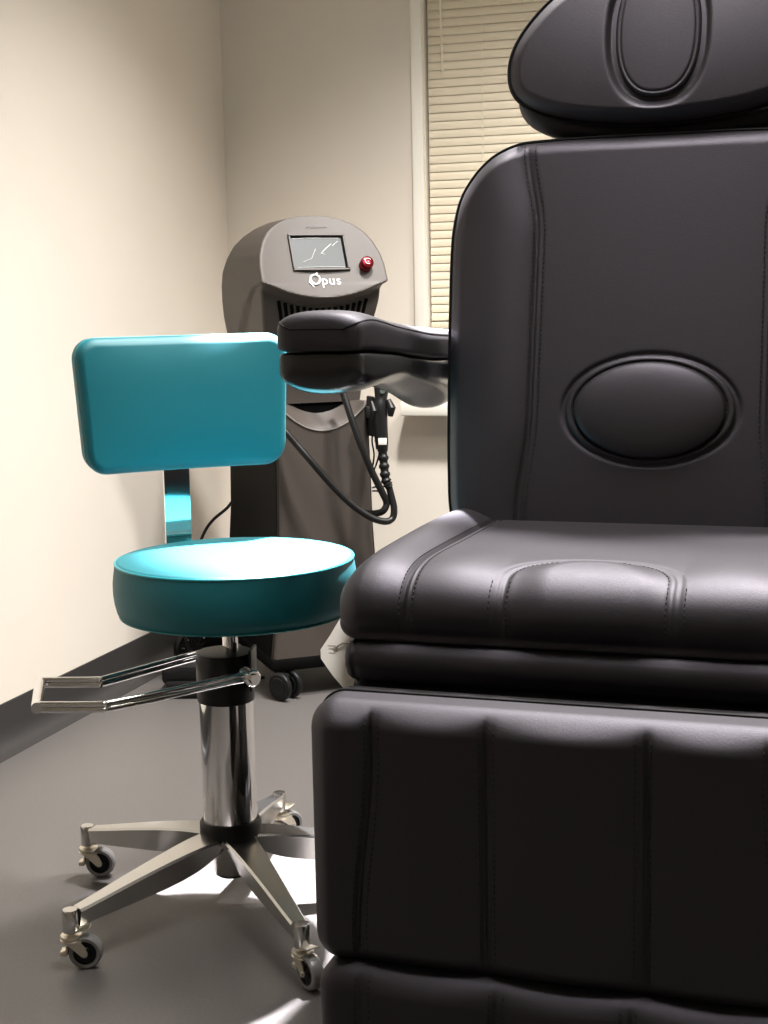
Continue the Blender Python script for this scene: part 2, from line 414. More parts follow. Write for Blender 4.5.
# headrest bars down into the backrest
hbars = MB()
def bkp(x, z, off): return (x, BY-CY+0.20*(z-0.80)+off, z)
for sx in (-0.07, 0.07): hbars.cyl(bkp(sx, 1.05, 0.062), bkp(sx, 1.40, 0.082), 0.008)
Mt = Matrix.Translation(bkp(0, 1.38, 0.078)) @ Matrix.Rotation(-0.197, 4, 'X'); hbars.box((0, 0, 0), (0.2, 0.012, 0.10), 0.004, M=Mt)
Mt = Matrix.Translation(bkp(0, 1.10, 0.062)) @ Matrix.Rotation(-0.197, 4, 'X'); hbars.box((0, 0, 0), (0.2, 0.02, 0.14), 0.004, M=Mt)
hbars.build('headrest_bracket', M_frameblk, ch)

# --- swept cushion (cross-section loop in the y-z plane, pillow-rounded at both ends)
def swept(name, loop, Wd, r, hfun, m, parent, nx=220, n=300, core=None):
    L = resample(catmull(loop, 10, closed=True), n)
    T = np.roll(L, -1, 0)-np.roll(L, 1, 0); T /= np.linalg.norm(T, axis=1)[:, None]
    area = 0.5*np.sum(L[:, 0]*np.roll(L[:, 1], -1)-np.roll(L[:, 0], -1)*L[:, 1])
    Nn = np.c_[T[:, 1], -T[:, 0]]*(1 if area > 0 else -1)
    xs = np.unique(np.r_[-Wd+r*(1-np.cos(np.linspace(0, pi/2, 14))), np.linspace(-Wd+r, Wd-r, nx), Wd-r*(1-np.cos(np.linspace(0, pi/2, 14)))])
    y0_, y1_, zc_ = core
    Cc = np.c_[np.clip(L[:, 0], y0_, y1_), np.full(n, zc_)]; Dn = Cc-L; Dn /= np.linalg.norm(Dn, axis=1)[:, None]
    def point(x, i):
        e = max(0.0, r-(Wd-abs(x))); inset = r-sqrt(max(r*r-e*e, 0))
        fade = float(sstep(0, r, Wd-abs(x)))
        return L[i]+Dn[i]*inset+Nn[i]*(hfun(x, L[i][0], L[i][1])*fade)
    rings = []
    for x in xs:
        e = max(0.0, r-(Wd-abs(x))); inset = r-sqrt(max(r*r-e*e, 0)); fade = float(sstep(0, r, Wd-abs(x)))
        H_ = hfun(np.full(n, x), L[:, 0], L[:, 1])*fade
        R_ = L+Nn*H_[:, None]+Dn*inset
        rings.append([(x, p[0]-CY, p[1]) for p in R_])
    o = MB().loft(rings).build(name, m, parent, sharp=70)
    def surf(x, y, z, lift=0.0003):
        i = int(np.argmin((L[:, 0]-y)**2+(L[:, 1]-z)**2)); p = point(x, i)+Nn[i]*lift
        return (x, p[0]-CY, p[1])
    return o, surf, L
# seat
seat_loop = [(1.722, 0.556), (1.706, 0.570), (1.700, 0.590), (1.705, 0.613), (1.722, 0.632), (1.752, 0.6445), (1.80, 0.6500), (1.87, 0.6500), (2.00, 0.6470), (2.12, 0.6440), (2.20, 0.640), (2.235, 0.628), (2.238, 0.595), (2.21, 0.562), (2.1, 0.556), (1.9, 0.556)]
def arch_r(x, y, z):
    """signed measure to the knee-pillow arch: < 0 inside"""
    x = np.abs(np.asarray(x, float)); y = np.asarray(y, float)
    yc = 1.735
    top = np.sqrt((x/0.102)**2+(np.maximum(y-yc, 0)/0.080)**2)
    return (top-1)*0.09
def h_seat(x, y, z):
    x = np.asarray(x, float); y = np.asarray(y, float); z = np.asarray(z, float)
    up_ = sstep(0.562, 0.60, z)*sstep(2.24, 2.17, y)
    ax = np.abs(x); s = -0.228
    h = seam_h(-ax, s)*1.0
    bol = np.clip((ax-0.228)/0.10, 0, 1)
    h = h+np.where(ax > 0.228, 0.018*np.sin(pi*np.clip(bol, 0, 1)**0.85)**1.5, 0)*(0.45+0.55*sstep(1.72, 2.1, y))
    g = arch_r(x, y, z)
    h = h-0.0045*np.exp(-(g/0.004)**2)*0.6-0.0012*np.exp(-((g-0.0085)/0.003)**2)
    h = h+np.where(g < 0, 0.010*sstep(0, -0.05, g), 0)
    mid = np.clip((ax-0.11)/0.115, 0, 1)
    h = h+np.where((g > 0) & (ax < 0.228), 0.006*np.sin(pi*mid)*sstep(1.95, 1.75, y), 0)
    return h*up_
seat, sS, LS = swept('seat', seat_loop, 0.3215, 0.036, h_seat, M_black, ch, nx=260, n=420, core=(1.765, 2.17, 0.602))
ymids = [(1.706, 0.570), (1.700, 0.590), (1.705, 0.613), (1.722, 0.632), (1.752, 0.6445), (1.80, 0.6500), (1.87, 0.6500), (2.00, 0.6470), (2.12, 0.6440)]
dense = catmull(ymids, 14)
for sg in (-1, 1):
    for off in (-0.005, 0.0125):
        stitches(seat, [sS(sg*(0.228-off), p[0], p[1]) for p in dense])
    stitches(seat, [sS(sg*0.0965, p[0], p[1]) for p in dense if p[0] < 1.735])
    stitches(seat, [sS(sg*0.1185, p[0], p[1]) for p in dense if p[0] < 1.735])
for rr in (0.945,):
    pth = []
    for t in np.linspace(0, pi, 90):
        x = 0.102*rr*cos(t); y = 1.735+0.080*rr*sin(t); zt = float(np.interp(y, [1.722, 1.752, 1.80, 1.87], [0.632, 0.6445, 0.650, 0.650]))
        pth.append(sS(x, y, zt))
    stitches(seat, pth)
# roll cushion under the seat front
roll_loop = [(1.712, 0.505), (1.694, 0.520), (1.690, 0.535), (1.696, 0.550), (1.715, 0.558), (1.80, 0.5555), (1.95, 0.554), (1.98, 0.53), (1.95, 0.505), (1.8, 0.50)]
def h_roll(x, y, z):
    x = np.asarray(x, float); ax = np.abs(x); return -0.0025*np.exp(-((ax-0.292)/0.0025)**2)
rollc, sR, LR = swept('seat_extension', roll_loop, 0.306, 0.014, h_roll, M_black, ch, nx=120, n=160, core=(1.722, 1.92, 0.529))
# dark pan and hinge under it
MB().box((0, 1.965-CY, 0.474), (0.606, 0.55, 0.050), 0.010).build('seat_pan', M_frameblk, ch)

# --- leg rest
def rrect(x0, x1, z0, z1, r, n=10, rt_=None):
    P = []
    for cx, cz, a0 in ((x1-r, z1-r, 0), (x0+r, z1-r, pi/2), (x0+r, z0+r, pi), (x1-r, z0+r, 1.5*pi)):
        for k in range(n+1): a = a0+pi/2*k/n; P.append((cx+r*cos(a), cz+r*sin(a)))
    return P
def leg_seams(z): return (0.093, 0.002*0+0.093), None
def s1(z): return 0.232+0.020*sstep(0.46, 0.22, z)
def h_leg(x, z, d):
    ax = np.abs(x); a1 = s1(z)
    h = seam_h(-ax, -a1)+seam_h(-ax, -0.0935)
    h = h+np.where(ax < 0.0935, 0.011*(1-(ax/0.0935)**2), 0)
    t2 = np.clip((ax-0.0935)/(a1-0.0935), 0, 1); h = h+np.where((ax >= 0.0935) & (ax < a1), 0.009*np.sin(pi*t2)**0.8, 0)
    t3 = np.clip((ax-a1)/0.08, 0, 1); h = h+np.where(ax >= a1, 0.011*np.sin(pi*t3**0.8), 0)
    return h
LEGY, LT = 1.6185, 0.095
tfLeg = tfp(LEGY, 0.35, -0.0)
leg, sLg, OLg = pad('leg_rest', rrect(-0.3135, 0.3135, 0.184, 0.513, 0.036), (0, 0.353), LT, 0.030, h_leg, tfLeg, M_black, ch, n=480, rings=110)
MB().tube([tfLeg(a, b, LT/2-0.060) for a, b in resample(OLg, 240)], 0.0028, 8, closed=True).build('piping', M_pipe, leg)
for sg in (-1, 1):
    for off in (-0.005, 0.0125):
        stitches(leg, [tfLeg(sg*(s1(z)-off), z, sLg(sg*(float(s1(z))-off), z)+0.0003) for z in np.linspace(0.492, 0.207, 60)])
        stitches(leg, [tfLeg(sg*(0.0935-off), z, sLg(sg*(0.0935-off), z)+0.0003) for z in np.linspace(0.492, 0.207, 60)])
# --- foot rest
def h_foot(x, z, d):
    ax = np.abs(x); a1 = 0.245
    h = seam_h(-ax, -a1)+seam_h(-ax, -0.080)
    return h+np.where(ax < 0.08, 0.006*(1-(ax/0.08)**2), 0)+np.where((ax > 0.08) & (ax < a1), 0.006*np.sin(pi*np.clip((ax-0.08)/0.165, 0, 1)), 0)
tfF = tfp(1.592, 0.1, 0.0)
foot, sF, OF = pad('foot_rest', rrect(-0.303, 0.303, 0.042, 0.192, 0.034), (0, 0.12), 0.085, 0.030, h_foot, tfF, M_black, ch, n=420, rings=60)
for sg in (-1, 1):
    for off in (-0.005, 0.0125):
        for s0 in (0.245, 0.080):
            stitches(foot, [tfF(sg*(s0-off), z, sF(sg*(s0-off), z)+0.0003) for z in np.linspace(0.180, 0.06, 30)])

# --- arm rests
def arm(sg, parent):
    cols = []
    def sec(xc, hw, z0, z1, y, n=64, p=3.2, crown=0.0, pb=None):
        R_ = []
        for k in range(n):
            t = 2*pi*k/n; q_ = p if sin(t) >= 0 else (pb or p)
            cx = np.sign(cos(t))*abs(cos(t))**(2/q_); cz = np.sign(sin(t))*abs(sin(t))**(2/q_)
            zz = (z0+z1)/2+(z1-z0)/2*cz
            if cz > 0: zz += crown*(1-cx*cx)
            R_.append((sg*(xc+hw*cx), y-CY, zz))
        return R_
    # y, centre x, half width, pad bottom, pad top
    S = [(1.868, -0.396, 0.035, 0.924, 0.948), (1.871, -0.396, 0.050, 0.918, 0.957), (1.880, -0.396, 0.061, 0.916, 0.963), (1.90, -0.397, 0.067, 0.916, 0.966), (1.93, -0.397, 0.068, 0.915, 0.966),
         (1.98, -0.397, 0.067, 0.911, 0.961), (2.05, -0.396, 0.066, 0.906, 0.952), (2.14, -0.390, 0.059, 0.899, 0.944), (2.24, -0.387, 0.053, 0.891, 0.937), (2.40, -0.386, 0.050, 0.885, 0.930), (2.52, -0.386, 0.047, 0.880, 0.925), (2.545, -0.386, 0.030, 0.885, 0.92)]
    S = catmull(S, 5)
    rings = [sec(s[1], s[2], s[3], s[4], s[0], p=3.6, pb=9.0, crown=0.006*min(1, s[2]/0.06)) for s in S]
    a = MB().loft(rings).build('armrest', M_black, parent, sharp=70)
    # seam line near the top of the pad
    def sp_(q, side):
        cx = 0.93; cz = (1-cx**3.6)**(1/3.6)
        return (sg*(q[1]+side*q[2]*(cx+0.01)), q[0]-CY, (q[3]+q[4])/2+(q[4]-q[3])/2*cz)
    seam = [sp_(q, -1) for q in S[40:1:-1]]+[sp_(q, 1) for q in S[2:-8]]
    MB().tube(seam, 0.0013, 6).build('stitching', M_pipe, a)
    S2 = [(1.873, -0.396, 0.038, 0.892, 0.912), (1.877, -0.396, 0.054, 0.877, 0.914), (1.886, -0.396, 0.062, 0.863, 0.9150), (1.910, -0.396, 0.066, 0.856, 0.9145), (1.96, -0.396, 0.067, 0.856, 0.911), (2.02, -0.395, 0.064, 0.860, 0.9075),
          (2.08, -0.392, 0.058, 0.860, 0.9035), (2.14, -0.389, 0.052, 0.8515, 0.899), (2.25, -0.387, 0.048, 0.8305, 0.8905), (2.34, -0.386, 0.047, 0.805, 0.8875), (2.40, -0.386, 0.046, 0.804, 0.885), (2.47, -0.386, 0.045, 0.816, 0.882), (2.53, -0.386, 0.043, 0.835, 0.880)]
    S2 = catmull(S2, 5)
    MB().loft([sec(s[1], s[2], s[3], s[4], s[0], p=10.0, pb=2.15) for s in S2]).build('armrest_shell', M_shell, parent, sharp=70)
arm(1, ch); arm(-1, ch)
arb = MB()
for sg in (-1, 1): arb.box((sg*0.345, 0.425, 0.872), (0.12, 0.05, 0.03), 0.006)
arb.box((0, 0.425, 0.872), (0.70, 0.03, 0.05), 0.004)
arb.build('armrest_bracket', M_frameblk, ch)
# --- back frame, pedestal, leg-rest arms
fr = MB()
fr.box((0, 0, 0), (0.44, 0.022, 0.46), 0.006, M=Matrix.Translation(bkp(0, 0.84, 0.058)) @ Matrix.Rotation(-0.197, 4, 'X'))
fr.box((0, 0.26, 0.53), (0.40, 0.24, 0.05), 0.01)
fr.box((0, 0.345, 0.60), (0.30, 0.03, 0.18), 0.008)
for sg in (-1, 1):
    lb = MB(); lb.box((sg*0.16, -0.285, 0.44), (0.03, 0.09, 0.09), 0.006)
    lb.box((sg*0.16, -0.322, 0.29), (0.03, 0.025, 0.36), 0.004); lb.build('leg_rest_bar', M_frameblk, ch)
fr.build('frame', M_frameblk, ch)
pd = MB()
pd.box((0, 0.10, 0.035), (0.46, 0.62, 0.070), 0.018)
pd.box((0, 0.10, 0.17), (0.30, 0.36, 0.21), 0.015)
pd.box((0, 0.10, 0.36), (0.26, 0.30, 0.20), 0.012)
pd.build('pedestal', M_frameblk, ch)

# --- hang tag
def lerp(a, b, t): return [a[i]+(b[i]-a[i])*t for i in range(len(a))]
tagp = [(-0.642, 0.570), (-0.652, 0.549), (-0.6625, 0.530), (-0.6600, 0.519), (-0.640, 0.499), (-0.612, 0.476), (-0.609, 0.495), (-0.617, 0.507), (-0.6235, 0.530), (-0.6245, 0.552)]
T = MB(); cxy = (-0.6355, 0.523)
TGT = Matrix.Translation((-0.64, 1.752, 0.523)) @ Matrix.Rotation(radians(-30), 4, 'X') @ Matrix.Translation((0.64, -1.752, -0.523))
def tg(p, e): return tuple(TGT @ Vector((p[0], 1.752+e, 0.523+(p[1]-0.523)*1.1)))
T.loft([[tg(p, 0) for p in tagp], [tg(p, 0.0007) for p in tagp]])
to = tag(T.build('hang_tag', M_paper, smooth=False), 'small white card tag hanging at the left edge of the black seat', 'tag')
pr = MB()
for (x0, z0, L_) in ((-0.653, 0.537, 0.011), (-0.651, 0.533, 0.008), (-0.650, 0.527, 0.009)):
    pr.box((x0+L_/2, 1.7517, z0), (L_, 0.0004, 0.0009), M=TGT)
pr.build('printed_text', M_print, to, smooth=False)
MB().tube([tuple(TGT @ Vector(q_)) for q_ in ((-0.641, 1.7505, 0.534), (-0.637, 1.749, 0.537), (-0.632, 1.749, 0.540), (-0.626, 1.750, 0.541), (-0.616, 1.752, 0.540))], 0.0012, 8).build('tag_string', M_print, to)
MB().lathe([(0.0015, -0.0006), (0.0035, -0.0006), (0.0035, 0.0006), (0.0015, 0.0006)], 20, M=TGT @ Matrix.Translation((-0.641, 1.7512, 0.533)) @ Matrix.Rotation(pi/2, 4, 'X')).build('eyelet', M_zinc, to)

# ================================================================== STOOL
SX, SY = -0.952, 2.087
stl = thing('rolling_stool', 'round teal vinyl stool with rectangular backrest on a chrome five-legged caster base', 'stool', (SX, SY, 0))
OXs, OYs = 0.020, 0.009     # seat plate sits slightly off the column
SR = 0.190
prof = [(0.0005, 0.5935), (0.06, 0.5932), (0.12, 0.5920), (0.155, 0.5902), (0.172, 0.5886), (0.181, 0.5870)]
for t in np.linspace(0, pi/2, 6): prof.append((0.181+0.0085*sin(t), 0.5785+0.0085*cos(t)))
prof += [(0.1915, 0.566), (0.1932, 0.552), (0.1932, 0.536), (0.1915, 0.520), (0.188, 0.506)]
for t in np.linspace(0, pi/2, 5): prof.append((0.185-0.008*(1-cos(t)), 0.504-0.008*sin(t)))
prof += [(0.168, 0.4962), (0.12, 0.4962), (0.0005, 0.4962)]
so = MB().lathe(prof, 120, c=(OXs, OYs, 0)).build('seat', M_teal, stl, sharp=80)
MB().tube([(OXs+0.1880*cos(t), OYs+0.1880*sin(t), 0.5830) for t in np.linspace(0, 2*pi, 120, endpoint=False)], 0.0021, 8, closed=True).build('piping', M_tealp, so)
MB().tube([(OXs+0.1845*cos(t), OYs+0.1845*sin(t), 0.4990) for t in np.linspace(0, 2*pi, 120, endpoint=False)], 0.0011, 8, closed=True).build('piping', M_tealp, so)
MB().box((OXs, OYs, 0.489), (0.17, 0.17, 0.014), 0.004).build('seat_plate', M_frameblk, stl)
# back pad
bdir = Vector((-0.66, 0.75, 0)).normalized(); bra = Vector((bdir.y, -bdir.x, 0))   # bra: to the right as the camera sees it
BC = Vector((-1.079+0.952, 2.228-2.087, 0.8215))
def hbk(x, z, d): return 0.014*(1-np.clip(np.abs(x)/0.182, 0, 1)**2.6)*(1-np.clip(np.abs(z)/0.109, 0, 1)**2.6)
def tfS(a, b, w_):
    fr_ = 1-0.06*(0.10-b)/0.2
    a2 = a*fr_
    wc = w_+0.35*a2*a2*1.6
    p = BC+bra*a2+Vector((0, 0, b))-bdir*(wc+0.04*(-b))
    return tuple(p)
bpad, sBP, OBP = pad('backrest', rrect(-0.1815, 0.1815, -0.1105, 0.1105, 0.036, 12), (0, 0), 0.050, 0.014, hbk, tfS, M_teal, stl, n=300, rings=50)
MB().tube([tfS(a, b, 0.009) for a, b in resample(OBP, 200)], 0.0016, 8, closed=True).build('piping', M_tealp, bpad)
# chrome back strap
bs = []
path = [(-0.033, 0.055), (-0.034, -0.02), (-0.035, -0.10), (-0.037, -0.20), (-0.036, -0.27)]
pts = []
for (w_, b) in path: pts.append(BC+Vector((0, 0, b))-bdir*w_+bra*(-0.004))
pts.append(pts[-1]+Vector((0, 0, -0.035))-bdir*0.012)
pts.append(pts[-1]+Vector((0, 0, -0.016))-bdir*0.035)
e = Vector((OXs, OYs, 0.4815)); pts.append(e+bdir*0.08); pts.append(e)
P3 = catmull([list(p) for p in pts], 8)
rings = []
for i, p in enumerate(P3):
    t = Vector(P3[min(i+1, len(P3)-1)])-Vector(P3[max(i-1, 0)]); t.normalize(); nn = bra.cross(t).normalized(); p = Vector(p)
    hw = 0.0225; th = 0.0028
    rings.append([tuple(p+bra*hw+nn*th), tuple(p+bra*(hw-0.002)+nn*(th+0.001)), tuple(p-bra*(hw-0.002)+nn*(th+0.001)), tuple(p-bra*hw+nn*th), tuple(p-bra*hw-nn*th), tuple(p+bra*hw-nn*th)])
MB().loft(rings).build('back_bar', M_chrome, stl, sharp=30)
# piston, collar, column, hub
MB().cyl((0.009, 0.004, 0.42), (0.009, 0.004, 0.487), 0.0125, 32).build('piston', M_chrome, stl)
col_ = MB().lathe([(0.040, 0.352), (0.0455, 0.353), (0.0462, 0.36), (0.0462, 0.427), (0.0445, 0.4315), (0.036, 0.4325), (0.001, 0.4325)], 64)
col_.box((0.0480, -0.012, 0.408), (0.0045, 0.046, 0.066), 0.001, M=Matrix.Rotation(radians(12), 4, 'Z'))
col_.build('collar', M_blkpl, stl)
MB().lathe([(0.0438, 0.150), (0.0438, 0.352)], 96).build('column', M_chrome, stl)
MB().lathe([(0.040, 0.128), (0.0475, 0.130), (0.0505, 0.1315), (0.050, 0.149), (0.0465, 0.154), (0.0438, 0.154)], 64).build('column_ring', M_rub, stl)
hub = MB().lathe([(0.0285, 0.064), (0.0295, 0.066), (0.0295, 0.115), (0.046, 0.118), (0.047, 0.130), (0.001, 0.131)], 64)
ho_ = hub.build('hub', M_alu, stl)
MB().lathe([(0.001, 0.0585), (0.024, 0.0585), (0.0275, 0.061), (0.0280, 0.0665)], 48).build('hub_cap', M_rub, stl)
# arms and casters
TH0 = radians(241.16); R5 = 0.306
armR = [(0.022, 0.0270, 0.1325, 0.112), (0.045, 0.0270, 0.1320, 0.102), (0.08, 0.0250, 0.1290, 0.088), (0.13, 0.0215, 0.1215, 0.078), (0.19, 0.0180, 0.1105, 0.072), (0.25, 0.0150, 0.0985, 0.067), (0.292, 0.0128, 0.0905, 0.0635)]
def arm_ring(r, hw, zt, zb):
    hb_ = hw*0.60
    return [(r, -hb_, zb), (r, hb_, zb), (r, hw-0.0015, zt-0.008), (r, hw, zt-0.0035), (r, hw-0.003, zt), (r, -hw+0.003, zt), (r, -hw, zt-0.0035), (r, -hw+0.0015, zt-0.008)]
am = MB(); am.loft([arm_ring(*q) for q in catmull(armR, 6)])
am.lathe([(0.0105, 0.056), (0.0120, 0.057), (0.0122, 0.088), (0.0108, 0.0915), (0.001, 0.092)], 32, c=(0.304, 0, 0))
arm0 = am.build('base_leg', M_alu, stl, sharp=40)
def make_caster():
    c = MB()                                                    # swivel plate + fork (origin: floor under the stem)
    c.lathe([(0.0045, 0.052), (0.0155, 0.052), (0.0165, 0.0505), (0.0165, 0.0480), (0.0140, 0.0465), (0.0165, 0.0450), (0.0165, 0.0435), (0.013, 0.0425), (0.001, 0.0425)], 36)
    c.cyl((0, 0, 0.050), (0, 0, 0.060), 0.006, 20)
    for s in (-1, 1):
        Pl = [(-0.010, 0.0445), (0.016, 0.0445), (0.022, 0.038), (0.0265, 0.027), (0.0255, 0.0225), (0.021, 0.0205), (0.0165, 0.0225), (0.002, 0.036)]
        c.loft([[(x, s*0.0135-0.0009, z_) for x, z_ in Pl], [(x, s*0.0135+0.0009, z_) for x, z_ in Pl]])
    c.box((0.004, 0, 0.0445), (0.028, 0.028, 0.0022), 0.0006)
    c.cyl((0.021, -0.0165, 0.0255), (0.021, 0.0165, 0.0255), 0.0035, 16)
    o = c.build('caster_fork', M_zinc, stl, sharp=35)
    Mw = Matrix.Translation((0.021, 0, 0.0255)) @ Matrix.Rotation(pi/2, 4, 'X')
    wh = MB().lathe([(0.0175, -0.0095), (0.0225, -0.0100), (0.0250, -0.0075), (0.0255, -0.003), (0.0255, 0.003), (0.0250, 0.0075), (0.0225, 0.0100), (0.0175, 0.0095)], 48, M=Mw, cap=False)
    t_ = wh.build('tyre', M_grey_rub, o)
    hb2 = MB().lathe([(0.003, -0.0100), (0.008, -0.0100), (0.010, -0.0070), (0.0165, -0.0065), (0.0178, -0.0098), (0.0182, -0.0090), (0.0182, 0.0090), (0.0178, 0.0098), (0.0165, 0.0065), (0.010, 0.0070), (0.008, 0.0100), (0.003, 0.0100)], 48, M=Mw)
    hb2.build('wheel_hub', M_blkpl, o)
    br = MB()
    br.box((0.045, 0, 0.047), (0.022, 0.020, 0.0025), 0.0008, M=Matrix.Translation((0.0, 0, 0.0)) @ Matrix.Rotation(radians(-14), 4, 'Y') @ Matrix.Translation((-0.012, 0, 0.008)))
    br.build('brake_lever', M_zinc, o); br = MB()
    br.box((-0.006, 0, 0.030), (0.003, 0.019, 0.012), 0.001)
    br.box((-0.011, 0, 0.0245), (0.011, 0.020, 0.008), 0.002)
    br.build('brake_tab', M_zinc, o)
    return o
cas0 = make_caster()
def copy_tree(o, parent):
    c = o.copy(); COL.objects.link(c); c.parent = parent
    for q in list(o.children): copy_tree(q, c)
    return c
CROT = {0: radians(18), 1: radians(-38), 2: radians(100), 3: radians(60), 4: radians(15)}
for k in range(5):
    a = TH0+k*2*pi/5
    ao = arm0 if k == 0 else copy_tree(arm0, stl)
    ao.rotation_euler = (0, 0, a)
    co = cas0 if k == 0 else copy_tree(cas0, stl)
    co.location = (0.304*cos(a), 0.304*sin(a), 0); co.rotation_euler = (0, 0, CROT[k])
# lever
lv = catmull([(-0.885+0.952+0.004, 2.030-2.087-0.004, 0.408), (-0.898+0.952, 2.016-2.087, 0.409), (-0.960+0.952, 1.945-2.087, 0.404), (-1.034+0.952, 1.862-2.087, 0.3995), (-1.050+0.952, 1.850-2.087, 0.399), (-1.136+0.952, 1.829-2.087, 0.3985)], 10)
lv2 = catmull([(-1.019+0.952, 2.144-2.087, 0.4085), (-1.034+0.952, 2.118-2.087, 0.408), (-1.108+0.952, 1.989-2.087, 0.4005), (-1.122+0.952, 1.974-2.087, 0.400), (-1.204+0.952, 1.953-2.087, 0.3995)], 10)
mbl = MB(); 
for off in (-0.0042, 0.0042):
    mbl.tube([(p[0], p[1], p[2]+off*1.0) for p in lv], 0.0044, 12)
    mbl.tube([(p[0], p[1], p[2]+off*1.0) for p in lv2], 0.0044, 12)
lo_ = mbl.build('lift_lever', M_chrome, stl)
E1, E2 = Vector((-1.139+0.952, 1.826-2.087, 0.3985)), Vector((-1.210+0.952, 1.954-2.087, 0.3995))
dE = (E2-E1).normalized()
MB().tube([tuple(E1-dE*0.004), tuple(E1), tuple(E1+(E2-E1)*0.5), tuple(E2), tuple(E2+dE*0.004)], 0.0088, 14).build('lever_end', M_chrome, lo_)
pv = MB(); ax_ = Vector((0.067, -0.057, 0)).normalized()
A_ = Vector((0.060, -0.050, 0.408))
pv.cyl(tuple(A_-ax_*0.008), tuple(A_+ax_*0.022), 0.0135, 28, bev=0.002)
pv.cyl(tuple(A_+ax_*0.022), tuple(A_+ax_*0.027), 0.008, 6)
pv.build('lever_pivot', M_chrome, stl)

# ================================================================== LASER MACHINE
PHI = radians(38)
Rv = Vector((cos(PHI), sin(PHI), 0)); Bv = Vector((-sin(PHI), cos(PHI), 0))
MO = Vector((-1.263, 3.354, 0))+Rv*0.022
mc = thing('treatment_machine', 'tall taupe and black wheeled treatment machine with tilted screen in the corner', 'machine', tuple(MO), PHI)
def section(hw, f, b, z, n_front=44, r=0.02, ffun=None, side=None):
    """rounded section, front at y=f (towards viewer), back at y=b"""
    P = []
    r = min(r, hw*0.6)
    # front from left to right
    P += [(-hw, f+(b-f)*t) for t in np.linspace(0.93, 0.06, 26)]
    for k in range(7): a = pi+pi/2*k/6; P.append((-hw+r+r*cos(a), f+r+r*sin(a)))
    for k in range(1, n_front): P.append((-hw+r+(2*hw-2*r)*k/n_front, f))
    for k in range(7): a = 1.5*pi+pi/2*k/6; P.append((hw-r+r*cos(a), f+r+r*sin(a)))
    P += [(hw, f+(b-f)*t) for t in np.linspace(0.06, 0.93, 26)]
    for k in range(7): a = pi/2*k/6; P.append((hw-r+r*cos(a), b-r+r*sin(a)))
    for k in range(7): a = pi/2+pi/2*k/6; P.append((-hw+r+r*cos(a), b-r+r*sin(a)))
    out = []
    for x, y in P:
        wgt = 1-sstep(f+0.0, f+0.16, y)
        yy = y+(ffun(x, z)*float(wgt) if ffun else 0)
        if side: x = x*(1-side(y, z))
        out.append((x, yy, z))
    return out
HZ = [0.735, 0.80, 0.88, 0.945, 0.99, 1.028, 1.068, 1.097, 1.127, 1.151, 1.170, 1.182, 1.189, 1.192]
HWd = [0.116, 0.128, 0.140, 0.151, 0.158, 0.161, 0.160, 0.155, 0.143, 0.126, 0.102, 0.076, 0.045, 0.012]
def zlip(x): return 0.994+0.040*(abs(x)/0.16)**2
def f_head(x, z):
    zl = zlip(x)
    if z >= zl: return (z-zl)*0.50
    return 0.035*float(sstep(0, 0.022, zl-z))+0.05*float(sstep(0.02, 0.16, zl-z))
def cheek(y, z): return 0.045*float(sstep(0, 0.008, 1.030-0.15*max(0, (y+0.03)/0.30)**1.6-z))
zs = list(np.arange(0.735, 0.985, 0.012))+list(np.arange(0.985, 1.065, 0.003))+list(np.arange(1.065, 1.172, 0.006))+list(np.linspace(1.173, 1.1918, 9))
rings = []
for z in zs:
    hw = float(np.interp(z, HZ, HWd)); back_y = float(np.interp(z, [0.735, 0.95, 1.06, 1.13, 1.17, 1.192], [0.38, 0.375, 0.34, 0.28, 0.21, 0.15]))
    rings.append(section(hw, -0.045, back_y, z, ffun=f_head, r=0.007, side=cheek))
hd = MB().loft(rings).build('head', M_mach, mc, sharp=28)
# darker side cheeks set into both sides of the head
# vents
vg = MB()
for k in range(15):
    x = -0.110+0.225*k/14; zl = zlip(x); lean = -0.10*(k-7)/7
    za, zb = zl-0.026, zl-0.088-0.012*(1-abs(k-7)/7)*0
    ya = -0.045+f_head(x, za)-0.0012; yb = -0.045+f_head(x, zb)-0.0012
    xa, xb = x, x*(1-0.12)
    vg.tube([(xa, ya, za), ((xa+xb)/2, -0.045+f_head(x, (za+zb)/2)-0.0012, (za+zb)/2), (xb, yb, zb)], 0.0046, 8)
vg.build('vent_grille', M_dark, hd)
# tilted face frame helper: point on face at x, height z, lifted by e along its normal
fn = Vector((0, -1, 0.50)).normalized()
def face(x, z, e=0.0):
    p = Vector((x, -0.045+(z-zlip(x))*0.50, z)); return p+fn*e
def quad_face(x0, x1, z0, z1, e0, e1, n=10):
    """slab following the curved face"""
    A = [face(x0+(x1-x0)*k/n, z0, e1) for k in range(n+1)]+[face(x1-(x1-x0)*k/n, z1, e1) for k in range(n+1)]
    B = [p-fn*(e1-e0) for p in A]
    return A, B
# screen plane (flat) built on a bezel
c0 = face(0.000, 1.100, 0.0)
fx = Vector((1, 0, 0)); fz = Vector((0, 0.50, 1)).normalized()
def fl(a, b, e): return c0+fx*a+fz*b+fn*(e+0.0048)
def flat_rect(mb_, a0, a1, b0, b1, e0, e1):
    A = [fl(a0, b0, e1), fl(a1, b0, e1), fl(a1, b1, e1), fl(a0, b1, e1)]; B = [fl(a0, b0, e0), fl(a1, b0, e0), fl(a1, b1, e0), fl(a0, b1, e0)]
    mb_.loft([B, A]); return mb_
bz = MB()
flat_rect(bz, -0.072, 0.072, 0.043, 0.049, -0.012, 0.007); flat_rect(bz, -0.072, 0.072, -0.049, -0.045, -0.012, 0.004)
flat_rect(bz, -0.072, -0.068, -0.045, 0.043, -0.012, 0.006); flat_rect(bz, 0.066, 0.072, -0.045, 0.043, -0.012, 0.006)
bz.build('screen_bezel', M_mach, hd, smooth=False)
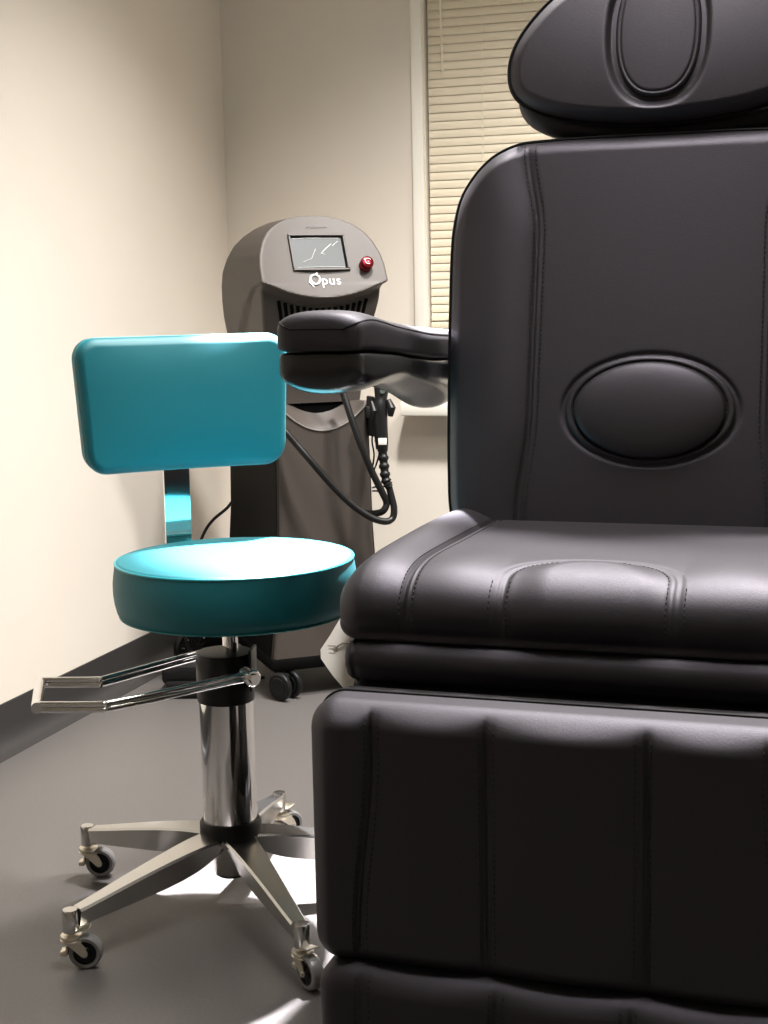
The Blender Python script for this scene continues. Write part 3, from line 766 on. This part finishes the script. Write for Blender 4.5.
scr = flat_rect(MB(), -0.068, 0.066, -0.045, 0.043, -0.012, 0.0015).build('screen', M_screen, hd, smooth=False)
blk = MB(); flat_rect(blk, -0.068, 0.066, 0.0385, 0.043, 0.0016, 0.0030); flat_rect(blk, 0.061, 0.066, -0.045, 0.0385, 0.0016, 0.0030)
blk.build('screen_border', M_dark, hd, smooth=False)
fm = MB()
for (a0, b0, a1, b1) in ((-0.045, -0.028, -0.022, -0.018), (-0.022, -0.018, -0.008, 0.008), (0.004, -0.004, 0.034, 0.022), (0.036, 0.016, 0.052, 0.028), (0.004, -0.004, 0.014, -0.008), (-0.064, 0.036, 0.056, 0.037), (-0.060, -0.042, 0.058, -0.041)):
    fm.tube([fl(a0, b0, 0.0020), fl((a0+a1)/2, (b0+b1)/2+0.001, 0.0026), fl(a1, b1, 0.0020)], 0.0006, 6)
fm.build('film_crease_glints', M_film, scr)  # pale strips paint in the glints along folds of the screen film
# red key stop
Mk = Matrix.Translation(face(0.111, 1.068, 0.0)) @ fn.to_track_quat('Z', 'Y').to_matrix().to_4x4()
kn = MB().lathe([(0.016, -0.006), (0.016, 0.003), (0.0135, 0.005), (0.0125, 0.008), (0.0155, 0.011), (0.0165, 0.016), (0.0150, 0.021), (0.010, 0.0235), (0.001, 0.0240)], 36, M=Mk)
ko = kn.build('stop_button', M_red, hd)
MB().tube([Mk @ Vector((0.0075*cos(t), 0.0075*sin(t), 0.0245)) for t in np.linspace(0.5, 5.2, 20)], 0.0010, 6).build('button_mark', M_logo, ko)
# lettering: converted text meshes
def text_mesh(s, size, M_, name, m, parent, ext=0.0007, shear=0.0, xs=1.0):
    cu = bpy.data.curves.new('lettering', 'FONT'); cu.body = s; cu.size = size; cu.extrude = ext; cu.shear = shear; cu.offset = 0.0; cu.space_character = 1.1
    t = bpy.data.objects.new('lettering_source', cu); COL.objects.link(t)
    dg = bpy.context.evaluated_depsgraph_get(); me = bpy.data.meshes.new_from_object(t.evaluated_get(dg))
    bpy.data.objects.remove(t); bpy.data.curves.remove(cu)
    me.transform(M_ @ Matrix.Scale(xs, 4, Vector((1, 0, 0)))); me.materials.clear(); me.materials.append(m); me.name = name
    o = bpy.data.objects.new(name, me); COL.objects.link(o); o.parent = parent; return o
Rf = Matrix(((fx.x, fz.x, fn.x, 0), (fx.y, fz.y, fn.y, 0), (fx.z, fz.z, fn.z, 0), (0, 0, 0, 1)))
Lp = face(-0.006, 1.0235, 0.0012)
text_mesh('pus', 0.034, Matrix.Translation(Lp) @ Rf, 'logo_lettering', M_logo, hd, xs=1.0)
oc = Matrix.Translation(face(-0.0205, 1.0355, 0.0015)) @ Rf
ring = MB()
ring.tube([oc @ Vector((0.0115*cos(t)*(1+0.15*sin(t)), 0.0125*sin(t), 0)) for t in np.linspace(0, 2*pi, 28, endpoint=False)], 0.0024, 8, closed=True)
ring.tube([oc @ Vector((-0.012, -0.001, 0)), oc @ Vector((-0.0145, -0.008, 0)), oc @ Vector((-0.006, -0.021, 0))], 0.0020, 8, rad=[0.0036, 0.0032, 0.0008])
ring.tube([oc @ Vector((0.002, 0.012, 0)), oc @ Vector((0.007, 0.018, 0)), oc @ Vector((0.0095, 0.016, 0))], 0.0020, 8, rad=[0.003, 0.0022, 0.0006])
ring.build('logo_emblem', M_logo, hd)
# small dark maker's mark on the crown (too small to read): a slanted stroke and a worn line of strokes
Lq = face(-0.020, 1.162, 0.0012); Mq = Matrix.Translation(Lq) @ Rf
em = MB(); 
em.tube([Mq @ Vector((0.0, 0.0, 0)), Mq @ Vector((0.009, 0.006, 0))], 0.0012, 6)
for k in range(9): em.box((0.0115+k*0.0050, 0.0028, 0), (0.0032, 0.0046 if k % 3 else 0.0058, 0.0014), 0, M=Mq)
em.tube([Mq @ Vector((0.0095, 0.0060, 0)), Mq @ Vector((0.0545, 0.0060, 0))], 0.0006, 6)
em.build('crown_lettering', M_emb, hd)
# column front (flared) with a scooped pocket at its top
def zl2(x): return 0.668+0.060*(abs(x)/0.112)**2.0
def f_col(x, z):
    d = z-zl2(x)
    return 0.0 if d < 0 else 0.050*float(sstep(-0.004, 0.05, d))
zs = list(np.arange(0.10, 0.64, 0.02))+list(np.arange(0.64, 0.738, 0.003))
rings = []
for z in zs:
    hw = float(np.interp(z, [0.10, 0.25, 0.43, 0.75], [0.150, 0.134, 0.124, 0.117]))
    rings.append(section(hw, float(np.interp(z, [0.10, 0.3], [-0.006, 0.0])), 0.075, z, ffun=f_col, r=0.012))
cb = MB().loft(rings).build('front_panel', M_mach, mc, sharp=28)
MB().tube([(x, -0.0005, zl2(x)) for x in np.linspace(-0.108, 0.108, 40)], 0.0022, 8).build('pocket_lip', mat('taupe_lip_highlight', (0.15, 0.135, 0.12), 0.35), cb)  # lighter taupe paints the highlight along the lip edge
pk = MB(); A = []; Bq = []
for x in np.linspace(-0.104, 0.104, 30): A.append((x, -0.004, 0.700+0.032*(abs(x)/0.104)**2)); Bq.append((x, -0.004, 0.7365))
pk.loft([[(p[0], 0.046, p[2]) for p in A+Bq[::-1]], [(p[0], 0.048, p[2]) for p in A+Bq[::-1]]])
pk.build('pocket_shade', M_dark, cb)  # near-black sheet stands in for the shade inside the pocket
# black side body
sb = MB()
sb.loft([section(float(np.interp(z, [0.10, 0.43, 0.75], [0.1515, 0.1255, 0.1187])), 0.012, 0.475, z, r=0.004) for z in (0.085, 0.12, 0.3, 0.43, 0.6, 0.64)])
sb.loft([section(0.1155, 0.065, 0.40, z, r=0.015) for z in (0.63, 0.74)])
sb.build('side_body', M_machside, mc, sharp=30)
bs_ = MB().box((0, 0.21, 0.088), (0.31, 0.44, 0.035), 0.01).build('base_tray', M_machside, mc)
def twin_caster(x, y, rz, rr=0.036, big=False):
    c = MB(); Mz = Matrix.Translation((x, y, 0)) @ Matrix.Rotation(rz, 4, 'Z')
    c.cyl(tuple(Mz @ Vector((0, 0, 0.05))), tuple(Mz @ Vector((0, 0, 0.086))), 0.009, 16)
    c.box((0, 0, 0.052), (0.045, 0.016, 0.030), 0.006, M=Mz)
    for s in (-1, 1):
        Mw = Mz @ Matrix.Translation((0.012, s*0.0195, rr)) @ Matrix.Rotation(pi/2, 4, 'X')
        c.lathe([(0.002, -0.0095), (rr*0.60, -0.0095), (rr*0.66, -0.0075), (rr*0.86, -0.0085), (rr*0.97, -0.0060), (rr, -0.003), (rr, 0.003), (rr*0.97, 0.006), (rr*0.86, 0.0085), (rr*0.66, 0.0075), (rr*0.6, 0.0095), (0.002, 0.0095)], 40, M=Mw)
    return c.build('caster', M_blkpl, mc, sharp=30)
twin_caster(-0.126, 0.005, radians(-60)); twin_caster(0.115, 0.045, radians(-70))
def big_wheel(x, y, az):
    rr = 0.060
    Mw = Matrix.Translation((x, y, rr)) @ Matrix.Rotation(az, 4, 'Z') @ Matrix.Rotation(pi/2, 4, 'Y')
    c = MB().lathe([(rr*0.80, -0.010), (rr*0.93, -0.013), (rr, -0.008), (rr, 0.008), (rr*0.93, 0.013), (rr*0.8, 0.010), (rr*0.8, -0.010)], 56, M=Mw, cap=False)
    c.cyl(tuple(Mw @ Vector((0, 0, -0.013))), tuple(Mw @ Vector((0, 0, 0.013))), 0.014, 24)
    c.lathe([(0.002, -0.004), (rr*0.82, -0.004), (rr*0.82, 0.004), (0.002, 0.004)], 40, M=Mw)
    for k in range(9):
        a = 2*pi*k/9; c.tube([Mw @ Vector((0.010*cos(a), 0.010*sin(a), 0.005)), Mw @ Vector((0.050*cos(a), 0.050*sin(a), 0.005))], 0.0045, 8)
    o = c.build('rear_wheel', M_blkpl, mc, sharp=35)
    bl_ = MB()
    for k in range(9):
        a = 2*pi*(k+0.5)/9
        bl_.tube([Mw @ Vector((0.034*cos(a), 0.034*sin(a), 0.0065)), Mw @ Vector((0.042*cos(a), 0.042*sin(a), 0.0065))], 0.0022, 6)
    bl_.build('wheel_screws', M_zinc, o)
for sg in (-1, 1):
    big_wheel(sg*0.262, 0.375, radians(-80) if sg < 0 else radians(-100))
    ob = MB().box((sg*0.19, 0.395, 0.075), (0.14, 0.05, 0.03), 0.008)
    ob.cyl((sg*0.250, 0.395, 0.070), (sg*0.262, 0.378, 0.060), 0.010, 16)
    ob.build('outrigger', M_machside, mc)
# power cord out of the side, drooping to the floor behind the stool
def ml(p): p = Vector(p)-Vector(MO); return (p.dot(Rv), p.dot(Bv), p.z)
def inv_ray(px, py, depth):
    d = fw+rt*((px-384)/1455.0)-up*((py-512)/1455.0); return Vector((0, 0, CAM_H))+d*depth
cordp = [ml(inv_ray(232, 502, 3.90)), ml(inv_ray(226, 509, 3.91)), ml(inv_ray(213, 520, 3.89)), ml(inv_ray(204, 533, 3.86)), ml(inv_ray(198, 552, 3.82)), ml(inv_ray(193, 590, 3.78)), ml(inv_ray(186, 640, 3.74)), (-0.26, 0.30, 0.03), (-0.25, 0.25, 0.006), (-0.20, 0.18, 0.006), (-0.12, 0.20, 0.006)]
MB().tube(catmull(cordp, 8), 0.0042, 10).build('power_cord', M_rub, mc)

# holder bracket on the right side + handpiece (own thing) with hose
hb_ = MB()
hp0 = inv_ray(381, 412, 3.62); q = Vector(ml(hp0))
hb_.box(((q.x+0.116)/2-0.004, q.y+0.012, q.z), (abs(q.x-0.116)+0.010, 0.022, 0.030), 0.004)
hb_.box((0.121, q.y+0.012, q.z-0.01), (0.010, 0.04, 0.10), 0.003)
hb_.build('handpiece_holder', M_frameblk, mc)
DP = 3.58
def wp(px, py, dp=DP): return inv_ray(px, py, dp)
base_h = wp(391, 450)
hd_t = thing('handpiece', 'black handpiece with small white sticker and ribbed hose clipped to the machine side', 'handpiece', tuple(base_h))
def hl(p): return tuple(Vector(p)-base_h)
b1 = MB()
pa = [hl(wp(*q_)) for q_ in ((382, 449), (381.5, 440), (380.5, 425), (380, 412), (380, 402), (381, 399), (381.5, 388), (382, 380), (382, 372))]
b1.tube(pa, 0.016, 20, rad=[0.0150, 0.0165, 0.0175, 0.0185, 0.0195, 0.0150, 0.0185, 0.0190, 0.0150])
b1.build('body', M_blkpl, hd_t, sharp=50)
cl = MB()
for (x0, y0, x1, y1, r) in ((371.5, 402, 373.5, 420, 0.0080), (388.5, 400, 391.5, 416, 0.0095)):
    cl.tube([hl(wp(x0, y0, DP-0.005)), hl(wp((x0+x1)/2+1.5, (y0+y1)/2, DP-0.012)), hl(wp(x1-1, y1, DP-0.005))], r, 12, rad=[r*0.7, r*1.15, r*0.7])
cl.build('clamp', M_rub, hd_t)
vv = Vector(hl(wp(382.5, 391, DP-0.0185)))
MB().tube([tuple(vv), tuple(vv+Vector((0.001, -0.003, 0)))], 0.0065, 14, ).build('screw', M_zinc, hd_t)
sp = Vector(hl(wp(382.5, 441.5, DP-0.0185)))
MB().box((0, 0, 0), (0.0205, 0.0012, 0.0165), 0.0003, M=Matrix.Translation(sp) @ Matrix.Rotation(YAW, 4, 'Z')).build('sticker', M_paper, hd_t)
rb = MB(); pts = catmull([hl(wp(382.5, 448)), hl(wp(384, 465)), hl(wp(386, 480)), hl(wp(389, 487))], 12)
rb.tube(pts, 0.01, 16, rad=[0.0100 if (i//3) % 2 else 0.0130 for i in range(len(pts))])
rb.build('strain_relief', M_rub, hd_t, sharp=60)
hose = catmull([hl(wp(*p)) for p in ((388.5, 485, DP), (391, 495, DP), (394, 508, DP), (392.5, 518, DP), (385, 521.5, DP-0.01), (370, 517, DP-0.02), (350, 503, DP-0.03), (330, 483, DP-0.04), (310, 460, DP-0.05), (296, 444, DP-0.05), (284, 430, DP-0.05), (270, 415, DP-0.04), (255, 405, DP+0.02))], 8)
MB().tube(hose, 0.0085, 14).build('hose', M_rub, hd_t)
hose2 = catmull([hl(wp(*p)) for p in ((338, 374, DP-0.01), (343, 392, DP-0.02), (352, 420, DP-0.03), (363, 450, DP-0.03), (373, 474, DP-0.02), (382, 492, DP-0.01), (386.5, 503, DP), (383, 511, DP), (375, 513.5, DP+0.02), (366, 513, DP+0.05))], 8)
MB().tube(hose2, 0.0085, 14).build('umbilical_hose', M_rub, hd_t)
for P_ in (((371, 408), (374, 425), (372, 440), (374, 455), (372, 470)), ((375, 440), (379, 452), (377, 462), (374, 470)), ((372, 488), (375, 487), (380, 488)), ((372, 491), (376, 491), (381, 492))):
    MB().tube(catmull([hl(wp(a, b, DP+0.02)) for a, b in P_], 6), 0.0022, 8).build('thin_wire', M_rub, hd_t)

# foot switch on the floor beside the machine
fs_o = inv_ray(188, 690, 3.56); fs_o = Vector((-1.600, 3.275, 0))
fsw = thing('foot_switch', 'black foot switch on the floor behind the stool column, by the machine', 'foot switch', tuple(fs_o), radians(15))
MB().box((0, 0, 0.012), (0.13, 0.10, 0.024), 0.008).build('base', M_blkpl, fsw)
MB().box((0.0, 0.0, 0.058), (0.12, 0.085, 0.050), 0.014, M=None).build('hood', M_blkpl, fsw)
MB().box((0.0, -0.042, 0.036), (0.09, 0.03, 0.018), 0.006).build('pedal', M_rub, fsw)
